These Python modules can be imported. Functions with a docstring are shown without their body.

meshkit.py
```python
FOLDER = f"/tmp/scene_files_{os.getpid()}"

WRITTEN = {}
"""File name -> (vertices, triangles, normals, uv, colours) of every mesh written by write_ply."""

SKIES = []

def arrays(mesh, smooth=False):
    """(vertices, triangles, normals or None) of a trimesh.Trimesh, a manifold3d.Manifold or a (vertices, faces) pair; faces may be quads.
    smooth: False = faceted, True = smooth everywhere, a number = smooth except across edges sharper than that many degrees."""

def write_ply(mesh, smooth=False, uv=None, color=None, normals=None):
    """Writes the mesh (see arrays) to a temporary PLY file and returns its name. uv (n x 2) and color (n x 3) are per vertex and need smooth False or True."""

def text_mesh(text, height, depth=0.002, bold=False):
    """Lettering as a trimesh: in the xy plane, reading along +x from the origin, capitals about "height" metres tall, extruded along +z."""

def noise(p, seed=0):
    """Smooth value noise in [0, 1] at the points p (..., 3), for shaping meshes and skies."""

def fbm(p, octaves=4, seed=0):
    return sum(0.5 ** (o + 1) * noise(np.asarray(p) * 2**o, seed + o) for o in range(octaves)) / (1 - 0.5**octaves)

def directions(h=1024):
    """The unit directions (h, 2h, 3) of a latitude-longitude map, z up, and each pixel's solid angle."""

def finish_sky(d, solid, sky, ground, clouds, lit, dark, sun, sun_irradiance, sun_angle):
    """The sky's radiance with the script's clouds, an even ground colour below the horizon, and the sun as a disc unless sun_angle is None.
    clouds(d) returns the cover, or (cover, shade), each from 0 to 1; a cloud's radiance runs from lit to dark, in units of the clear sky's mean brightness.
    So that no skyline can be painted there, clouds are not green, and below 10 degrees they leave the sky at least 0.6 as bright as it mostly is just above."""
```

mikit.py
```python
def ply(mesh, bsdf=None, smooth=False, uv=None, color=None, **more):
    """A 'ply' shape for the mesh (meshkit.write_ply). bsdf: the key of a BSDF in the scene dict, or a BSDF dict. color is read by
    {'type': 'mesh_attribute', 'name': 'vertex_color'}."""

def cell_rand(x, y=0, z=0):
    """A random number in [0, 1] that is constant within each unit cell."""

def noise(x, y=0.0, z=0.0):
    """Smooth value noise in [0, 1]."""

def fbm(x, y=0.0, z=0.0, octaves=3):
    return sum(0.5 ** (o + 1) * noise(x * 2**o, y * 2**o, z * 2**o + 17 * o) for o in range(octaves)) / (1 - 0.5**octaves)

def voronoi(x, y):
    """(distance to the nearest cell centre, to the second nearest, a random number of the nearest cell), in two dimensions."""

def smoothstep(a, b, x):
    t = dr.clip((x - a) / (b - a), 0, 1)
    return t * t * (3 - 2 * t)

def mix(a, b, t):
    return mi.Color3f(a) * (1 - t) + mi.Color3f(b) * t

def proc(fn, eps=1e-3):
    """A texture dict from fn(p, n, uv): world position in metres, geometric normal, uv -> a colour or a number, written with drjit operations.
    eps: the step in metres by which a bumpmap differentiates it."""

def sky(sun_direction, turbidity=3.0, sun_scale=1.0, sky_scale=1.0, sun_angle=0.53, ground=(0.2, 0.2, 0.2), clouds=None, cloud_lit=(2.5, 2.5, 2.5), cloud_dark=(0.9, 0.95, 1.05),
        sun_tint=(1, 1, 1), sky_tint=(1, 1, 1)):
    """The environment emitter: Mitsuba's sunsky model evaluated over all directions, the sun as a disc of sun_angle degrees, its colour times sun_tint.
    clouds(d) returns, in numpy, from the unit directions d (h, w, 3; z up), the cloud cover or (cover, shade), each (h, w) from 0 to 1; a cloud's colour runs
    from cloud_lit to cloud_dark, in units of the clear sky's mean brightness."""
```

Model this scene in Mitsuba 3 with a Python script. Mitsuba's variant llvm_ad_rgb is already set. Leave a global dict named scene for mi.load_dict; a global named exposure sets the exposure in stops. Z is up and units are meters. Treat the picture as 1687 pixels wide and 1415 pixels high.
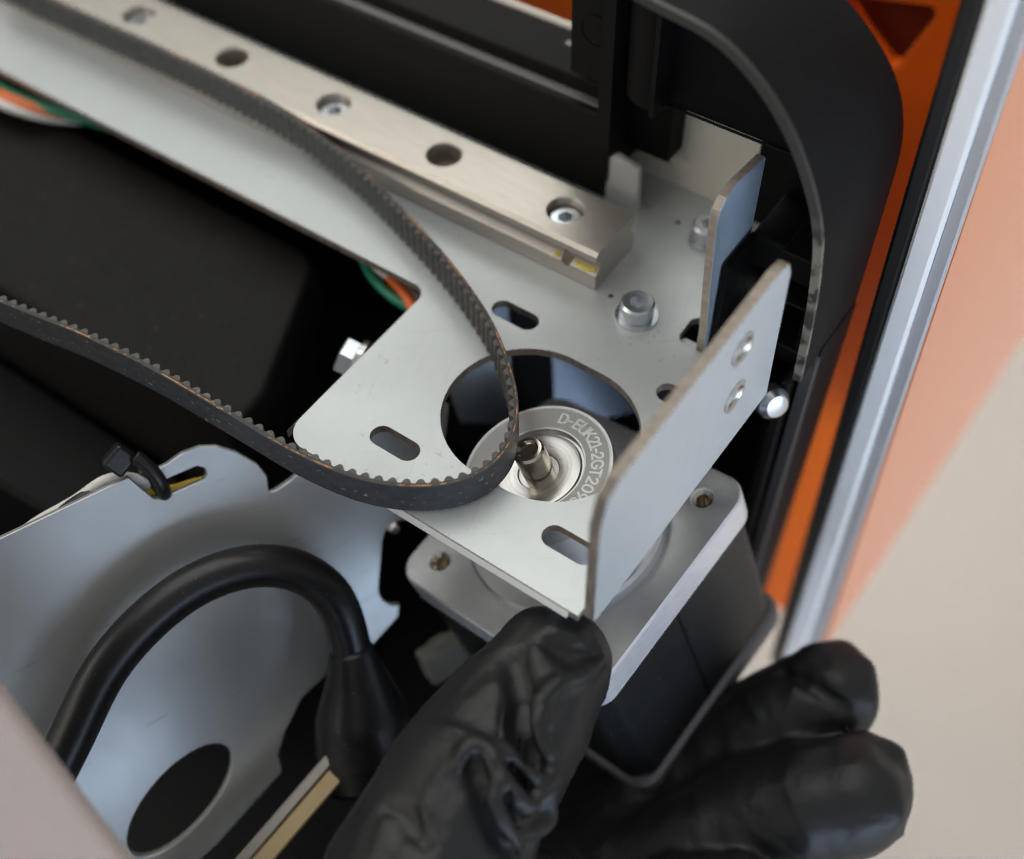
import math, random
import numpy as np, trimesh, manifold3d as m3, shapely.geometry as sg, shapely.affinity as sa
import mitsuba as mi, mikit, meshkit
import drjit as dr
from mikit import proc, noise, fbm, smoothstep, mix
from scipy.interpolate import CubicSpline
random.seed(7)
MM = 0.001
T = mi.ScalarTransform4f
scene, labels = {}, {}

# ---------------------------------------------------------------- camera, lights, exposure
# axes in millimetres: x along the linear rail, y towards the back of the machine, z up; origin = centre of the motor opening
EYE = np.array([59.084, -85.730, 136.837]) * MM
FWD = np.array([-0.36057, 0.47985, -0.79983])
UP = np.array([-0.45100, 0.66091, 0.59982])
scene['camera'] = {'type': 'thinlens', 'fov': 48.14, 'fov_axis': 'x', 'near_clip': 0.005, 'far_clip': 30.0,
                   'aperture_radius': 0.0023, 'focus_distance': 0.166,
                   'to_world': T().look_at(origin=EYE.tolist(), target=(EYE + FWD).tolist(), up=UP.tolist())}
exposure = 0.32


def lamp(key, centre, target, w, h, rgb, label, cat):
    scene[key] = {'type': 'rectangle',
                  'to_world': T().look_at(origin=centre, target=target, up=[0.01, 0.02, 1]) @ T().scale([w / 2, h / 2, 1]),
                  'emitter': {'type': 'area', 'radiance': {'type': 'rgb', 'value': rgb}},
                  'bsdf': {'type': 'diffuse', 'reflectance': {'type': 'rgb', 'value': 0.5}}}
    labels[key] = {'label': label, 'category': cat}


lamp('ceiling_lamp', [-0.55, 0.50, 1.55], [-0.1, 0.1, 0], 2.0, 1.6, [1.75, 1.78, 1.68], 'wide warm white ceiling lamp panel high behind the machine', 'lamp')
lamp('added_front_light', [-0.62, -0.84, 0.54], [-0.05, 0, 0], 1.15, 0.24, [2.9, 2.68, 2.3], 'long warm strip light added unseen in front of the machine', 'lamp')  # added unseen source, stretched along the rail to put a highlight on its chamfer
lamp('daylight_window', [1.18, -0.72, 0.05], [0, 0, 0.03], 1.7, 0.62, [2.2, 2.85, 3.8], 'tall cool daylight window beside the machine', 'window')
scene['room_light'] = {'type': 'constant', 'radiance': {'type': 'rgb', 'value': [0.30, 0.30, 0.30]}}


# ---------------------------------------------------------------- materials
def rgb(*v):
    return {'type': 'rgb', 'value': list(v) if len(v) > 1 else float(v[0])}


def prin(col, rough, metal=0.0, spec=0.5, two=True, **k):
    d = {'type': 'principled', 'base_color': col if isinstance(col, dict) else rgb(*col), 'roughness': rough, 'metallic': metal, 'specular': spec, **k}
    return {'type': 'twosided', 'bsdf': d} if two else d


def speck(base, amp, scale, seed=0.0, dust=None, dustcol=(0.3, 0.29, 0.27)):
    """an even colour with slow tonal drift; dust: share of small pale specks"""
    def fn(p, n, uv):
        q = p * 1000.0
        t = fbm(q.x * scale + seed, q.y * scale, q.z * scale, 3)
        c = mi.Color3f(*base) * (1 + amp * (t - 0.5) * 2)
        if dust:
            d = noise(q.x * 1.9 + 3 * seed, q.y * 1.9 + 5, q.z * 1.9)
            c = mix(c, mi.Color3f(*dustcol), smoothstep(dust, dust + 0.03, d))
        return c
    return proc(fn)


def scratches(q, a, b, f, seed):
    """thin random hairlines running mostly along direction (a, b)"""
    s = q.x * b - q.y * a
    t = q.x * a + q.y * b
    w = noise(t * 0.16 + seed, dr.floor(s * f), seed)
    return smoothstep(0.80, 0.97, w) * smoothstep(0.42, 0.0, dr.abs(s * f - dr.floor(s * f) - 0.5)) * smoothstep(0.55, 0.75, mikit.cell_rand(s * f, seed, 0))


def coat_fn(p, n, uv):          # galvanised sheet: coated faces, raw brownish cut edges
    q = p * 1000.0
    flat = dr.maximum(dr.abs(n.z), dr.abs(n.x) * smoothstep(22.6, 22.9, q.x))
    sm = fbm(q.x * 0.10 + 3, q.y * 0.10, q.z * 0.10, 4)
    face = mi.Color3f(0.475, 0.495, 0.495) * (0.97 + 0.07 * sm + 0.03 * noise(q.x * 7, q.y * 7, q.z * 7))
    face = mix(face, mi.Color3f(0.33, 0.335, 0.33), 0.22 * scratches(q, 0.8, 0.6, 2.3, 3.0) + 0.16 * scratches(q, 0.35, -0.94, 1.7, 8.0))
    spot = 0.5 * smoothstep(0.90, 0.94, noise(q.x * 1.7, q.y * 1.7, q.z * 1.7 + 4)) * smoothstep(0.55, 0.7, fbm(q.x * 0.12, q.y * 0.12, 7.0, 2))
    face = mix(face, mi.Color3f(0.20, 0.18, 0.14), 0.6 * spot)
    cut = mi.Color3f(0.21, 0.17, 0.135) * (0.65 + 0.6 * noise(q.x * 1.5, q.y * 1.5, q.z * 0.3))
    top = dr.select((q.z > 24) & (n.z > 0.4), mi.Float(1.0), mi.Float(0.0))
    return mix(face, cut, dr.maximum(1 - smoothstep(0.45, 0.6, flat), top))


def smudge_fn(p, n, uv):
    q = p * 1000.0
    return 0.31 + 0.12 * fbm(q.x * 0.13 + 11, q.y * 0.13, q.z * 0.13, 4)


scene['coated_steel'] = prin(proc(coat_fn), proc(smudge_fn), 0.28, 0.5)


def daylit_fn(p, n, uv):          # zinc sheet, cool window light painted into its faces; raw cut edge
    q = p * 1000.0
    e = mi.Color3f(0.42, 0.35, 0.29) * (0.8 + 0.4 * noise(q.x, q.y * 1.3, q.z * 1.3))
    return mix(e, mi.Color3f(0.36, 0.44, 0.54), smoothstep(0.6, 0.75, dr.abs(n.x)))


scene['daylit_zinc'] = prin(proc(daylit_fn), 0.34, 0.25)
scene['ceiling_lit_zinc'] = prin(speck((0.62, 0.60, 0.53), 0.05, 0.2), 0.36, 0.1)  # same zinc steel, warm ceiling light put into the colour
scene['zinc_steel'] = prin(speck((0.50, 0.50, 0.485), 0.05, 0.2), 0.36, 0.15)


def bracket_fn(p, n, uv):
    q = p * 1000.0
    return mi.Color3f(0.36, 0.365, 0.36) * (0.95 + 0.08 * fbm(q.x * 0.1, q.y * 0.1, q.z * 0.1, 4)) * (1 - 0.2 * scratches(q, 0.38, 0.93, 1.9, 5.0))


scene['bracket_steel'] = prin(proc(bracket_fn), proc(smudge_fn), 0.55)


def rail_fn(p, n, uv):
    q = p * 1000.0
    g = fbm(q.x * 0.25, q.y * 2.0, q.z * 2.0, 3)
    return mi.Color3f(0.54, 0.495, 0.445) * (0.93 + 0.14 * g)


scene['ground_steel'] = prin(proc(rail_fn), 0.36, 0.85)
scene['bright_steel'] = prin((0.66, 0.66, 0.65), 0.20, 1.0)
scene['zinc_screw'] = prin((0.62, 0.65, 0.68), 0.24, 0.95)
scene['nickel_shaft'] = prin((0.56, 0.51, 0.43), 0.16, 1.0)
def lit_sides_fn(p, n, uv):          # motor plate: sides painted brighter than the face to imitate reflected light
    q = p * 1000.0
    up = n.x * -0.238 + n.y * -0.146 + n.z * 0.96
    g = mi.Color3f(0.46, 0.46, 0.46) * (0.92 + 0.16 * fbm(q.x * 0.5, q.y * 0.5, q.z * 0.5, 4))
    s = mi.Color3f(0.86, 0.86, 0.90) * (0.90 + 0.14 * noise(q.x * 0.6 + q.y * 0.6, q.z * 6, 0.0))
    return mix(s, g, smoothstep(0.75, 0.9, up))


def turned_fn(p, n, uv):        # lathe rings around the motor axis
    q = p * 1000.0
    x, y, z = q.x - 2.95, q.y + 5.65, q.z + 2.3
    a = x * -0.238 + y * -0.146 + z * 0.96
    r = dr.sqrt(dr.maximum(x * x + y * y + z * z - a * a, 0.0))
    c = 0.80 + 0.22 * noise(r * 7.0, 1.0, 0.0) + 0.30 * (fbm(x * 0.28, y * 0.28, 2.0, 3) - 0.5)
    return mi.Color3f(0.47, 0.46, 0.445) * c


scene['machined_aluminium'] = prin(proc(lit_sides_fn), 0.38, 0.7)
scene['ring_aluminium'] = prin(proc(turned_fn), 0.36, 0.85)
scene['brushed_aluminium'] = prin(speck((0.60, 0.60, 0.61), 0.05, 0.8), 0.34, 0.85)
scene['turned_face'] = prin(proc(turned_fn), 0.24, 0.95)
scene['etched_aluminium'] = prin((0.25, 0.245, 0.24), 0.45, 0.5)
scene['etched_letters'] = prin((0.62, 0.62, 0.60), 0.6, 0.0)
scene['belt_rubber'] = prin(speck((0.034, 0.034, 0.035), 0.3, 0.9, 2.0, 0.86, (0.16, 0.15, 0.14)), 0.55, 0.0, 0.4)
scene['lit_tooth_rubber'] = prin(speck((0.085, 0.080, 0.072), 0.35, 0.9, 4.0, 0.84, (0.16, 0.15, 0.14)), 0.6, 0.0, 0.35)  # paler than the backing: light on the tooth ridges is painted in


def cord_fn(p, n, uv):
    q = p * 1000.0
    t = smoothstep(0.40, 0.72, noise(q.x * 0.22 + 9, q.y * 0.22, 1.0) * 0.6 + 0.4 * noise(q.x * 2, q.y * 2, 3.0))
    return mix(mi.Color3f(0.05, 0.035, 0.025), mi.Color3f(0.46, 0.19, 0.055), t)


scene['belt_cord'] = prin(proc(cord_fn), 0.6)
scene['motor_black'] = prin(speck((0.009, 0.0095, 0.010), 0.2, 0.5, 1.0, 0.93, (0.06, 0.06, 0.06)), 0.42, 0.0, 0.35)
scene['black_plastic'] = prin(speck((0.0072, 0.0064, 0.0057), 0.2, 0.2, 5.0, 0.925, (0.045, 0.042, 0.038)), 0.6, 0.0, 0.16)
scene['dark_plastic'] = prin((0.0035, 0.0035, 0.0037), 0.55, 0.0, 0.12)
scene['charcoal_plastic'] = prin(speck((0.0062, 0.0052, 0.0052), 0.25, 0.12, 3.0), 0.6, 0.0, 0.15)


def rim_fn(p, n, uv):
    q = p * 1000.0
    t = smoothstep(0.36, 0.62, noise(q.x * 0.5, q.y * 0.5, q.z * 0.45) * 0.7 + 0.3 * noise(q.x * 1.6, q.y * 1.6, q.z * 1.6)) * smoothstep(33.0, 25.0, q.z)
    return mix(mi.Color3f(0.03, 0.028, 0.025), mi.Color3f(0.19, 0.17, 0.135), t * 0.8)


scene['worn_rim'] = prin(proc(rim_fn), 0.4, 0.0, 0.5)
scene['lit_edge_plastic'] = prin((0.16, 0.145, 0.14), 0.4)  # black plastic made paler: light caught by the ledge is painted in
scene['pale_edge'] = prin((0.55, 0.50, 0.42), 0.35)
scene['cable_rubber'] = prin(speck((0.007, 0.007, 0.0075), 0.3, 0.3, 6.0, 0.88, (0.03, 0.03, 0.03)), 0.36, 0.0, 0.4)


def glove_fn(p, n, uv):
    q = p * 1000.0
    return mi.Color3f(0.0095, 0.0095, 0.0098) * (0.8 + 0.5 * fbm(q.x * 0.3, q.y * 0.3, q.z * 0.3, 3))


def glove_bump(p, n, uv):
    q = p * 1000.0
    return 0.00009 * fbm(q.x * 0.9, q.y * 0.9, q.z * 0.9, 3) + 0.00002 * noise(q.x * 5, q.y * 5, q.z * 5)


scene['nitrile'] = {'type': 'twosided', 'bsdf': {'type': 'bumpmap', 'arbitrary': proc(glove_bump, 1e-4), 'scale': 1.0,
                    'bsdf': prin(proc(glove_fn), 0.44, 0.0, 0.36, two=False)}}
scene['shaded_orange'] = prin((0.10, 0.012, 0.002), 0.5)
scene['sleeve_cloth'] = prin((0.03, 0.03, 0.035), 0.8)
scene['orange_plastic'] = prin((0.85, 0.145, 0.004), 0.45)
scene['orange_sheet'] = prin((0.58, 0.17, 0.07), 0.16, 0.0, 0.7)
scene['grey_cap'] = prin((0.16, 0.16, 0.185), 0.42, 0.5)
scene['skirt_edge'] = prin((0.045, 0.041, 0.040), 0.5, 0.0, 0.3)  # charcoal plastic lightened, the lit front edge is put into the colour
scene['grey_connector'] = prin((0.17, 0.17, 0.15), 0.5)
scene['dark_steel'] = prin((0.20, 0.235, 0.28), 0.3, 0.7)
scene['seal_rubber'] = prin((0.012, 0.012, 0.012), 0.35)
scene['silver_trim'] = prin((0.76, 0.75, 0.74), 0.45, 0.0)
scene['dull_trim'] = prin((0.46, 0.455, 0.46), 0.4, 0.3)
scene['casing_beige'] = prin(speck((0.36, 0.29, 0.26), 0.08, 0.05), 0.55)
scene['brass_strip'] = prin((0.62, 0.47, 0.26), 0.35, 0.6)
scene['grease'] = prin((0.55, 0.42, 0.03), 0.25)
for nm, c in dict(green=(0.005, 0.16, 0.085), orange=(0.68, 0.14, 0.03), white=(0.62, 0.60, 0.56), yellow=(0.60, 0.40, 0.02), red=(0.12, 0.012, 0.01)).items():
    scene['wire_' + nm] = prin(c, 0.4)


def table_fn(p, n, uv):
    return mix(mi.Color3f(0.65, 0.56, 0.45), mi.Color3f(0.64, 0.58, 0.52), fbm(p.x * 6, p.y * 6, 0.0, 2))


scene['table_laminate'] = prin(proc(table_fn), 0.45)


# ---------------------------------------------------------------- helpers (all shapes are made in millimetres)
def number(name):
    if name not in scene and not any(k.startswith(name + '__') for k in scene):
        return name
    i = 1
    while f'{name}_{i:03d}' in scene or any(k.startswith(f'{name}_{i:03d}__') for k in scene):
        i += 1
    return f'{name}_{i:03d}'


def mesh_of(m):
    if isinstance(m, m3.Manifold):
        g = m.to_mesh()
        return trimesh.Trimesh(np.array(g.vert_properties)[:, :3], np.array(g.tri_verts), process=False)
    if isinstance(m, (list, tuple)):
        return trimesh.util.concatenate([mesh_of(x) for x in m])
    return m


def put(name, mesh, bsdf, parent=None, smooth=30, label=None, cat=None, group=None, kind=None):
    key = number(f'{parent}__{name}' if parent else name)
    g = mesh_of(mesh).copy()
    g.apply_scale(MM)
    scene[key] = mikit.ply(g, bsdf, smooth=smooth)
    if label or kind:
        tag(key, label, cat, group, kind)
    return key


def tag(key, label=None, cat=None, group=None, kind=None):
    labels[key] = {k: v for k, v in (('label', label), ('category', cat), ('group', group), ('kind', kind)) if v}


def thing(name, label, cat, group=None):
    key = number(name)
    while key in labels:
        b = key.rsplit('_', 1)
        key = f'{b[0]}_{int(b[1]) + 1:03d}' if b[-1].isdigit() else key + '_001'
    tag(key, label, cat, group)
    return key


def frame(o, z, x=None):
    """4 x 4 matrix: local z along z, local x as near x as may be, origin o"""
    z = np.asarray(z, float) / np.linalg.norm(z)
    x = np.asarray(x if x is not None else ([1, 0, 0] if abs(z[0]) < 0.9 else [0, 1, 0]), float)
    x = x - z * (x @ z)
    x /= np.linalg.norm(x)
    m = np.eye(4)
    m[:3, 0], m[:3, 1], m[:3, 2], m[:3, 3] = x, np.cross(z, x), z, o
    return m


def moved(mesh, m):
    g = mesh_of(mesh).copy()
    g.apply_transform(m)
    return g


def ring_pts(c, n_min=None):
    return np.asarray(c.coords)[:-1]


def sheet(poly, z0, z1, b=0.15):
    """a polygon (holes allowed) as a slab from z0 to z1 with small chamfers on all its edges"""
    poly = sg.polygon.orient(poly, 1.0)
    rings = [ring_pts(poly.exterior)] + [ring_pts(r) for r in poly.interiors]
    V, F, base = [], [], 0
    insets = []
    for r in rings:
        e = np.roll(r, -1, 0) - r
        e /= np.linalg.norm(e, axis=1, keepdims=True) + 1e-12
        n = np.stack([-e[:, 1], e[:, 0]], 1)
        m = n + np.roll(n, 1, 0)
        m /= np.maximum((m * m).sum(1, keepdims=True) / 2, 0.3)
        ins = r + m * b
        insets.append(ins)
        k = len(r)
        for p, z in ((ins, z0), (r, z0 + b), (r, z1 - b), (ins, z1)):
            V.append(np.c_[p, np.full(k, z)])
        i = np.arange(k)
        j = (i + 1) % k
        for l in range(3):
            a, c = base + l * k, base + (l + 1) * k
            F += [np.c_[a + i, a + j, c + j], np.c_[a + i, c + j, c + i]]
        base += 4 * k
    cap = sg.Polygon(insets[0], insets[1:])
    v, f = trimesh.creation.triangulate_polygon(cap, engine='earcut')
    t = v[f]
    ccw = np.cross(t[:, 1] - t[:, 0], t[:, 2] - t[:, 0]) > 0
    f = np.where(ccw[:, None], f, f[:, ::-1])
    for z, ff in ((z1, f), (z0, f[:, ::-1])):
        V.append(np.c_[v, np.full(len(v), z)])
        F.append(ff + base)
        base += len(v)
    g = trimesh.Trimesh(np.vstack(V), np.vstack(F), process=False)
    g.merge_vertices(digits_vertex=5)
    return g


def box(x0, x1, y0, y1, z0, z1, b=0.3):
    return sheet(sg.box(x0, y0, x1, y1), z0, z1, b)


def rbox(x0, x1, y0, y1, z0, z1, r):
    """box with all edges rounded"""
    s = m3.Manifold.sphere(r, 24)
    return m3.Manifold.batch_hull([s.translate([x, y, z]) for x in (x0 + r, x1 - r) for y in (y0 + r, y1 - r) for z in (z0 + r, z1 - r)])


def rounded(poly, r):
    return poly.buffer(-r).buffer(2 * r).buffer(-r) if r else poly


def obround(cx, cy, length, d, ang=0):
    h = (length - d) / 2
    return sa.rotate(sg.LineString([(cx - h, cy), (cx + h, cy)]).buffer(d / 2, 12), ang, origin=(cx, cy))


def lathe(prof, n=48):
    return trimesh.creation.revolve(np.asarray(prof, float), sections=n)


def tube(pts, r, sides=14, dense=6):
    """round bar along a smooth path, with closed ends"""
    p = np.asarray(pts, float)
    s = np.r_[0, np.cumsum(np.linalg.norm(np.diff(p, axis=0), axis=1))]
    q = CubicSpline(s, p)(np.linspace(0, s[-1], dense * len(p))) if len(p) > 2 else p
    rr = np.interp(np.linspace(0, 1, len(q)), np.linspace(0, 1, len(np.atleast_1d(r))), np.atleast_1d(r))
    t = np.gradient(q, axis=0)
    t /= np.linalg.norm(t, axis=1, keepdims=True)
    a = np.cross(t[0], [0.3, 0.2, 0.93])
    A = []
    for k in range(len(q)):
        a = a - t[k] * (a @ t[k])
        a /= np.linalg.norm(a)
        A.append(a)
    A = np.array(A)
    B = np.cross(t, A)
    ang = np.arange(sides) * 2 * np.pi / sides
    V = q[:, None] + rr[:, None, None] * (np.cos(ang)[None, :, None] * A[:, None] + np.sin(ang)[None, :, None] * B[:, None])
    V = np.vstack([V.reshape(-1, 3), q[:1], q[-1:]])
    F, n = [], len(q)
    for k in range(n - 1):
        for j in range(sides):
            a0, a1, b0, b1 = k * sides + j, k * sides + (j + 1) % sides, (k + 1) * sides + j, (k + 1) * sides + (j + 1) % sides
            F += [[a0, a1, b1], [a0, b1, b0]]
    for j in range(sides):
        F += [[n * sides, (j + 1) % sides, j], [n * sides + 1, (n - 1) * sides + j, (n - 1) * sides + (j + 1) % sides]]
    return trimesh.Trimesh(V, F, process=False)


def man(g):
    g = mesh_of(g)
    return m3.Manifold(m3.Mesh(np.asarray(g.vertices, np.float32), np.asarray(g.faces, np.uint32)))


def cs(poly):
    return m3.CrossSection([ring_pts(poly.exterior)] + [ring_pts(r) for r in poly.interiors], m3.FillRule.EvenOdd)


def prism(poly, z0, z1):
    return m3.Manifold.extrude(cs(poly), z1 - z0).translate([0, 0, z0])


YZ = np.array([[0, 0, 1, 0], [1, 0, 0, 0], [0, 1, 0, 0], [0, 0, 0, 1.0]])      # (u, v, w) -> x = w, y = u, z = v
XZ = np.array([[1, 0, 0, 0], [0, 0, -1, 0], [0, 1, 0, 0], [0, 0, 0, 1.0]])     # (u, v, w) -> x = u, y = -w, z = v


def socket_screw(m, key_label, group=None, r=2.75, h=3.0, name='cap_screw', washer=None):
    """socket head cap screw, its seat at the local origin"""
    k = thing(name, key_label, 'screw', group)
    head = man(lathe([(0, 0), (r - 0.2, 0), (r, 0.2), (r, h - 0.35), (r - 0.35, h), (0, h)], 40))
    hexa = prism(sg.Polygon([(r * 0.5 * math.cos(a), r * 0.5 * math.sin(a)) for a in np.arange(6) * math.pi / 3]), h - 1.7, h + 1)
    put('head', moved(head - hexa, m), 'zinc_screw', k)
    put('thread', moved(lathe([(0, -3), (r * 0.5, -3), (r * 0.5, 0), (0, 0)], 24), m), 'zinc_screw', k)
    if washer:
        put('washer', moved(lathe([(r * 0.55, -washer[1]), (washer[0], -washer[1]), (washer[0], 0), (r * 0.55, 0)], 40), m), 'zinc_screw', k)
    return k


# ---------------------------------------------------------------- the setting
put('tabletop', box(-1500, 1500, -1500, 1800, -320, -300, 2), 'table_laminate', kind='structure', label='pale beige tabletop far below the machine', cat='table')

k = thing('machine_base', 'black inner base of the machine deep below the steel plate', 'machine base')
put('floor_pan', box(-420, 28.0, -260, 49, -112, -106, 1), 'dark_plastic', k)
put('back_wall', box(-420, 15, 50, 54, -112, -8, 1), 'dark_plastic', k)

# ---------------------------------------------------------------- steel motor plate with its turned-up flange
outline = rounded(sg.Polygon([(-260, 11.9), (-30.6, 11.9), (-30.3, -24.0), (24.9, -24.0), (25.4, 25.2), (15.5, 25.2), (9.6, 25.3), (8.5, 26.4), (8.4, 30.6), (9.2, 31.6), (10.6, 31.6), (10.6, 60), (-260, 60)]), 1.2)
outline = outline.difference(sg.Polygon([(-30.3, -24.0), (-26.3, -24.0), (-30.3, -20.0)])).union(sg.Point(-26.3, -20.0).buffer(4.0, 16))
outline = outline.union(sg.box(-33.3, 9.2, -30.4, 12.1).difference(sg.Point(-33.3, 9.2).buffer(2.75, 16))).buffer(0)
holes = [sg.LineString([(-2.5, 0), (2.5, 0)]).buffer(13.0, 48)] + [obround(x, y, 8.6, 3.7) for x in (-15.5, 15.5) for y in (-15.5, 15.5)]
holes += [sg.Point(-17.7 - 25 * i, 33.2).buffer(2.5, 16) for i in (1, 3, 5)]
holes += [sg.Point(-5.0, 27.7).buffer(0.45, 8), sg.Point(-4.7, 48.8).buffer(0.45, 8)]
plate = prism(outline.difference(sg.MultiPolygon(holes) if False else sg.GeometryCollection()), -1.5, 0)
for h_ in holes:
    plate = plate - prism(h_, -5, 5)
plate = plate - prism(sg.box(22.5, -30, 40, 40), -5, 5)
ang = [math.radians(a) for a in range(-90, 1, 10)]
prof = [(22.4, -1.5)] + [(22.9 + 2.0 * math.cos(a), 0.5 + 2.0 * math.sin(a)) for a in ang] + [(24.9, 40), (23.4, 40)] + [(22.9 + 0.5 * math.cos(a), 0.5 + 0.5 * math.sin(a)) for a in ang[::-1]] + [(22.4, 0)]
flange = man(moved(prism(sg.Polygon(prof).buffer(0), -60, 60), XZ))
fo = sg.Polygon([(-23.9, -6), (-23.9, 23.5), (-22.7, 28.2), (-20.5, 29.8), (15.2, 33.2), (18.0, 32.6), (19.2, 30.0), (23.4, 0), (23.4, -6)])
fo = fo.difference(sg.Polygon([(-23.9, -6), (-16.5, -6), (-19.5, -1.5), (-21.8, -0.6), (-23.9, 1.0)]))
flange = flange ^ man(moved(prism(fo, 0, 60), YZ))
flange = flange.rotate([0, 0, -2.0]) if False else flange
for yy, zz in ((8.0, 25.6), (8.7, 15.2)):
    flange = flange - man(moved(m3.Manifold.cylinder(10, 1.8, 1.8, 32), frame([20, yy, zz], [1, 0, 0])))
k = thing('motor_plate', 'grey coated steel plate with a large round opening and a turned-up flange', 'plate')
# the flange leans 2 degrees outwards towards the back
fl = mesh_of(flange)
fl.vertices[:, 0] += (fl.vertices[:, 1] + 22) * 0.028 * np.clip((fl.vertices[:, 0] - 22.4) / 1.0, 0, 1) * np.clip(fl.vertices[:, 2] / 6 + 0.4, 0.3, 1)
put('sheet', plate, 'coated_steel', k, smooth=25)
put('flange', fl, 'coated_steel', k, smooth=25)
for i, (yy, zz) in enumerate([(8.0, 25.6), (8.7, 15.2)]):
    xo = 24.9 + (yy + 22) * 0.028
    m = frame([xo, yy, zz], [1, -0.028, 0])
    rn = put('rivet_nut', moved(lathe([(1.72, -1.4), (2.2, -0.1), (2.55, 0.05), (2.55, 0.28), (2.3, 0.42), (1.95, 0.34), (1.72, 0.05), (1.62, -1.4)], 40), m), 'bright_steel', k)
    put('thread_end', moved(lathe([(0, -1.3), (1.28, -1.3), (1.28, -0.25), (0.95, 0.05), (0.45, 0.12), (0.4, -0.1), (0, -0.12)], 32), m), 'bright_steel', rn)

put('lower_lip', sheet(rounded(sg.box(8.6, 24.0, 17, 28.0), 0.8), -2.4, -1.6, 0.1), 'zinc_steel', k)
# added strip imitating lamp light caught on the front edge of the plate
lp = prism(sg.Polygon([(-23.9, -0.3), (-24.6, -1.15), (-24.45, -1.6), (-23.9, -1.45)][::-1]), 0, 46.5)
put('edge_lip', moved(lp, np.array([[0, 0, 1, -25.5], [1, 0, 0, 0], [0, 1, 0, 0], [0, 0, 0, 1.0]])), 'zinc_steel', k)

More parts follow.
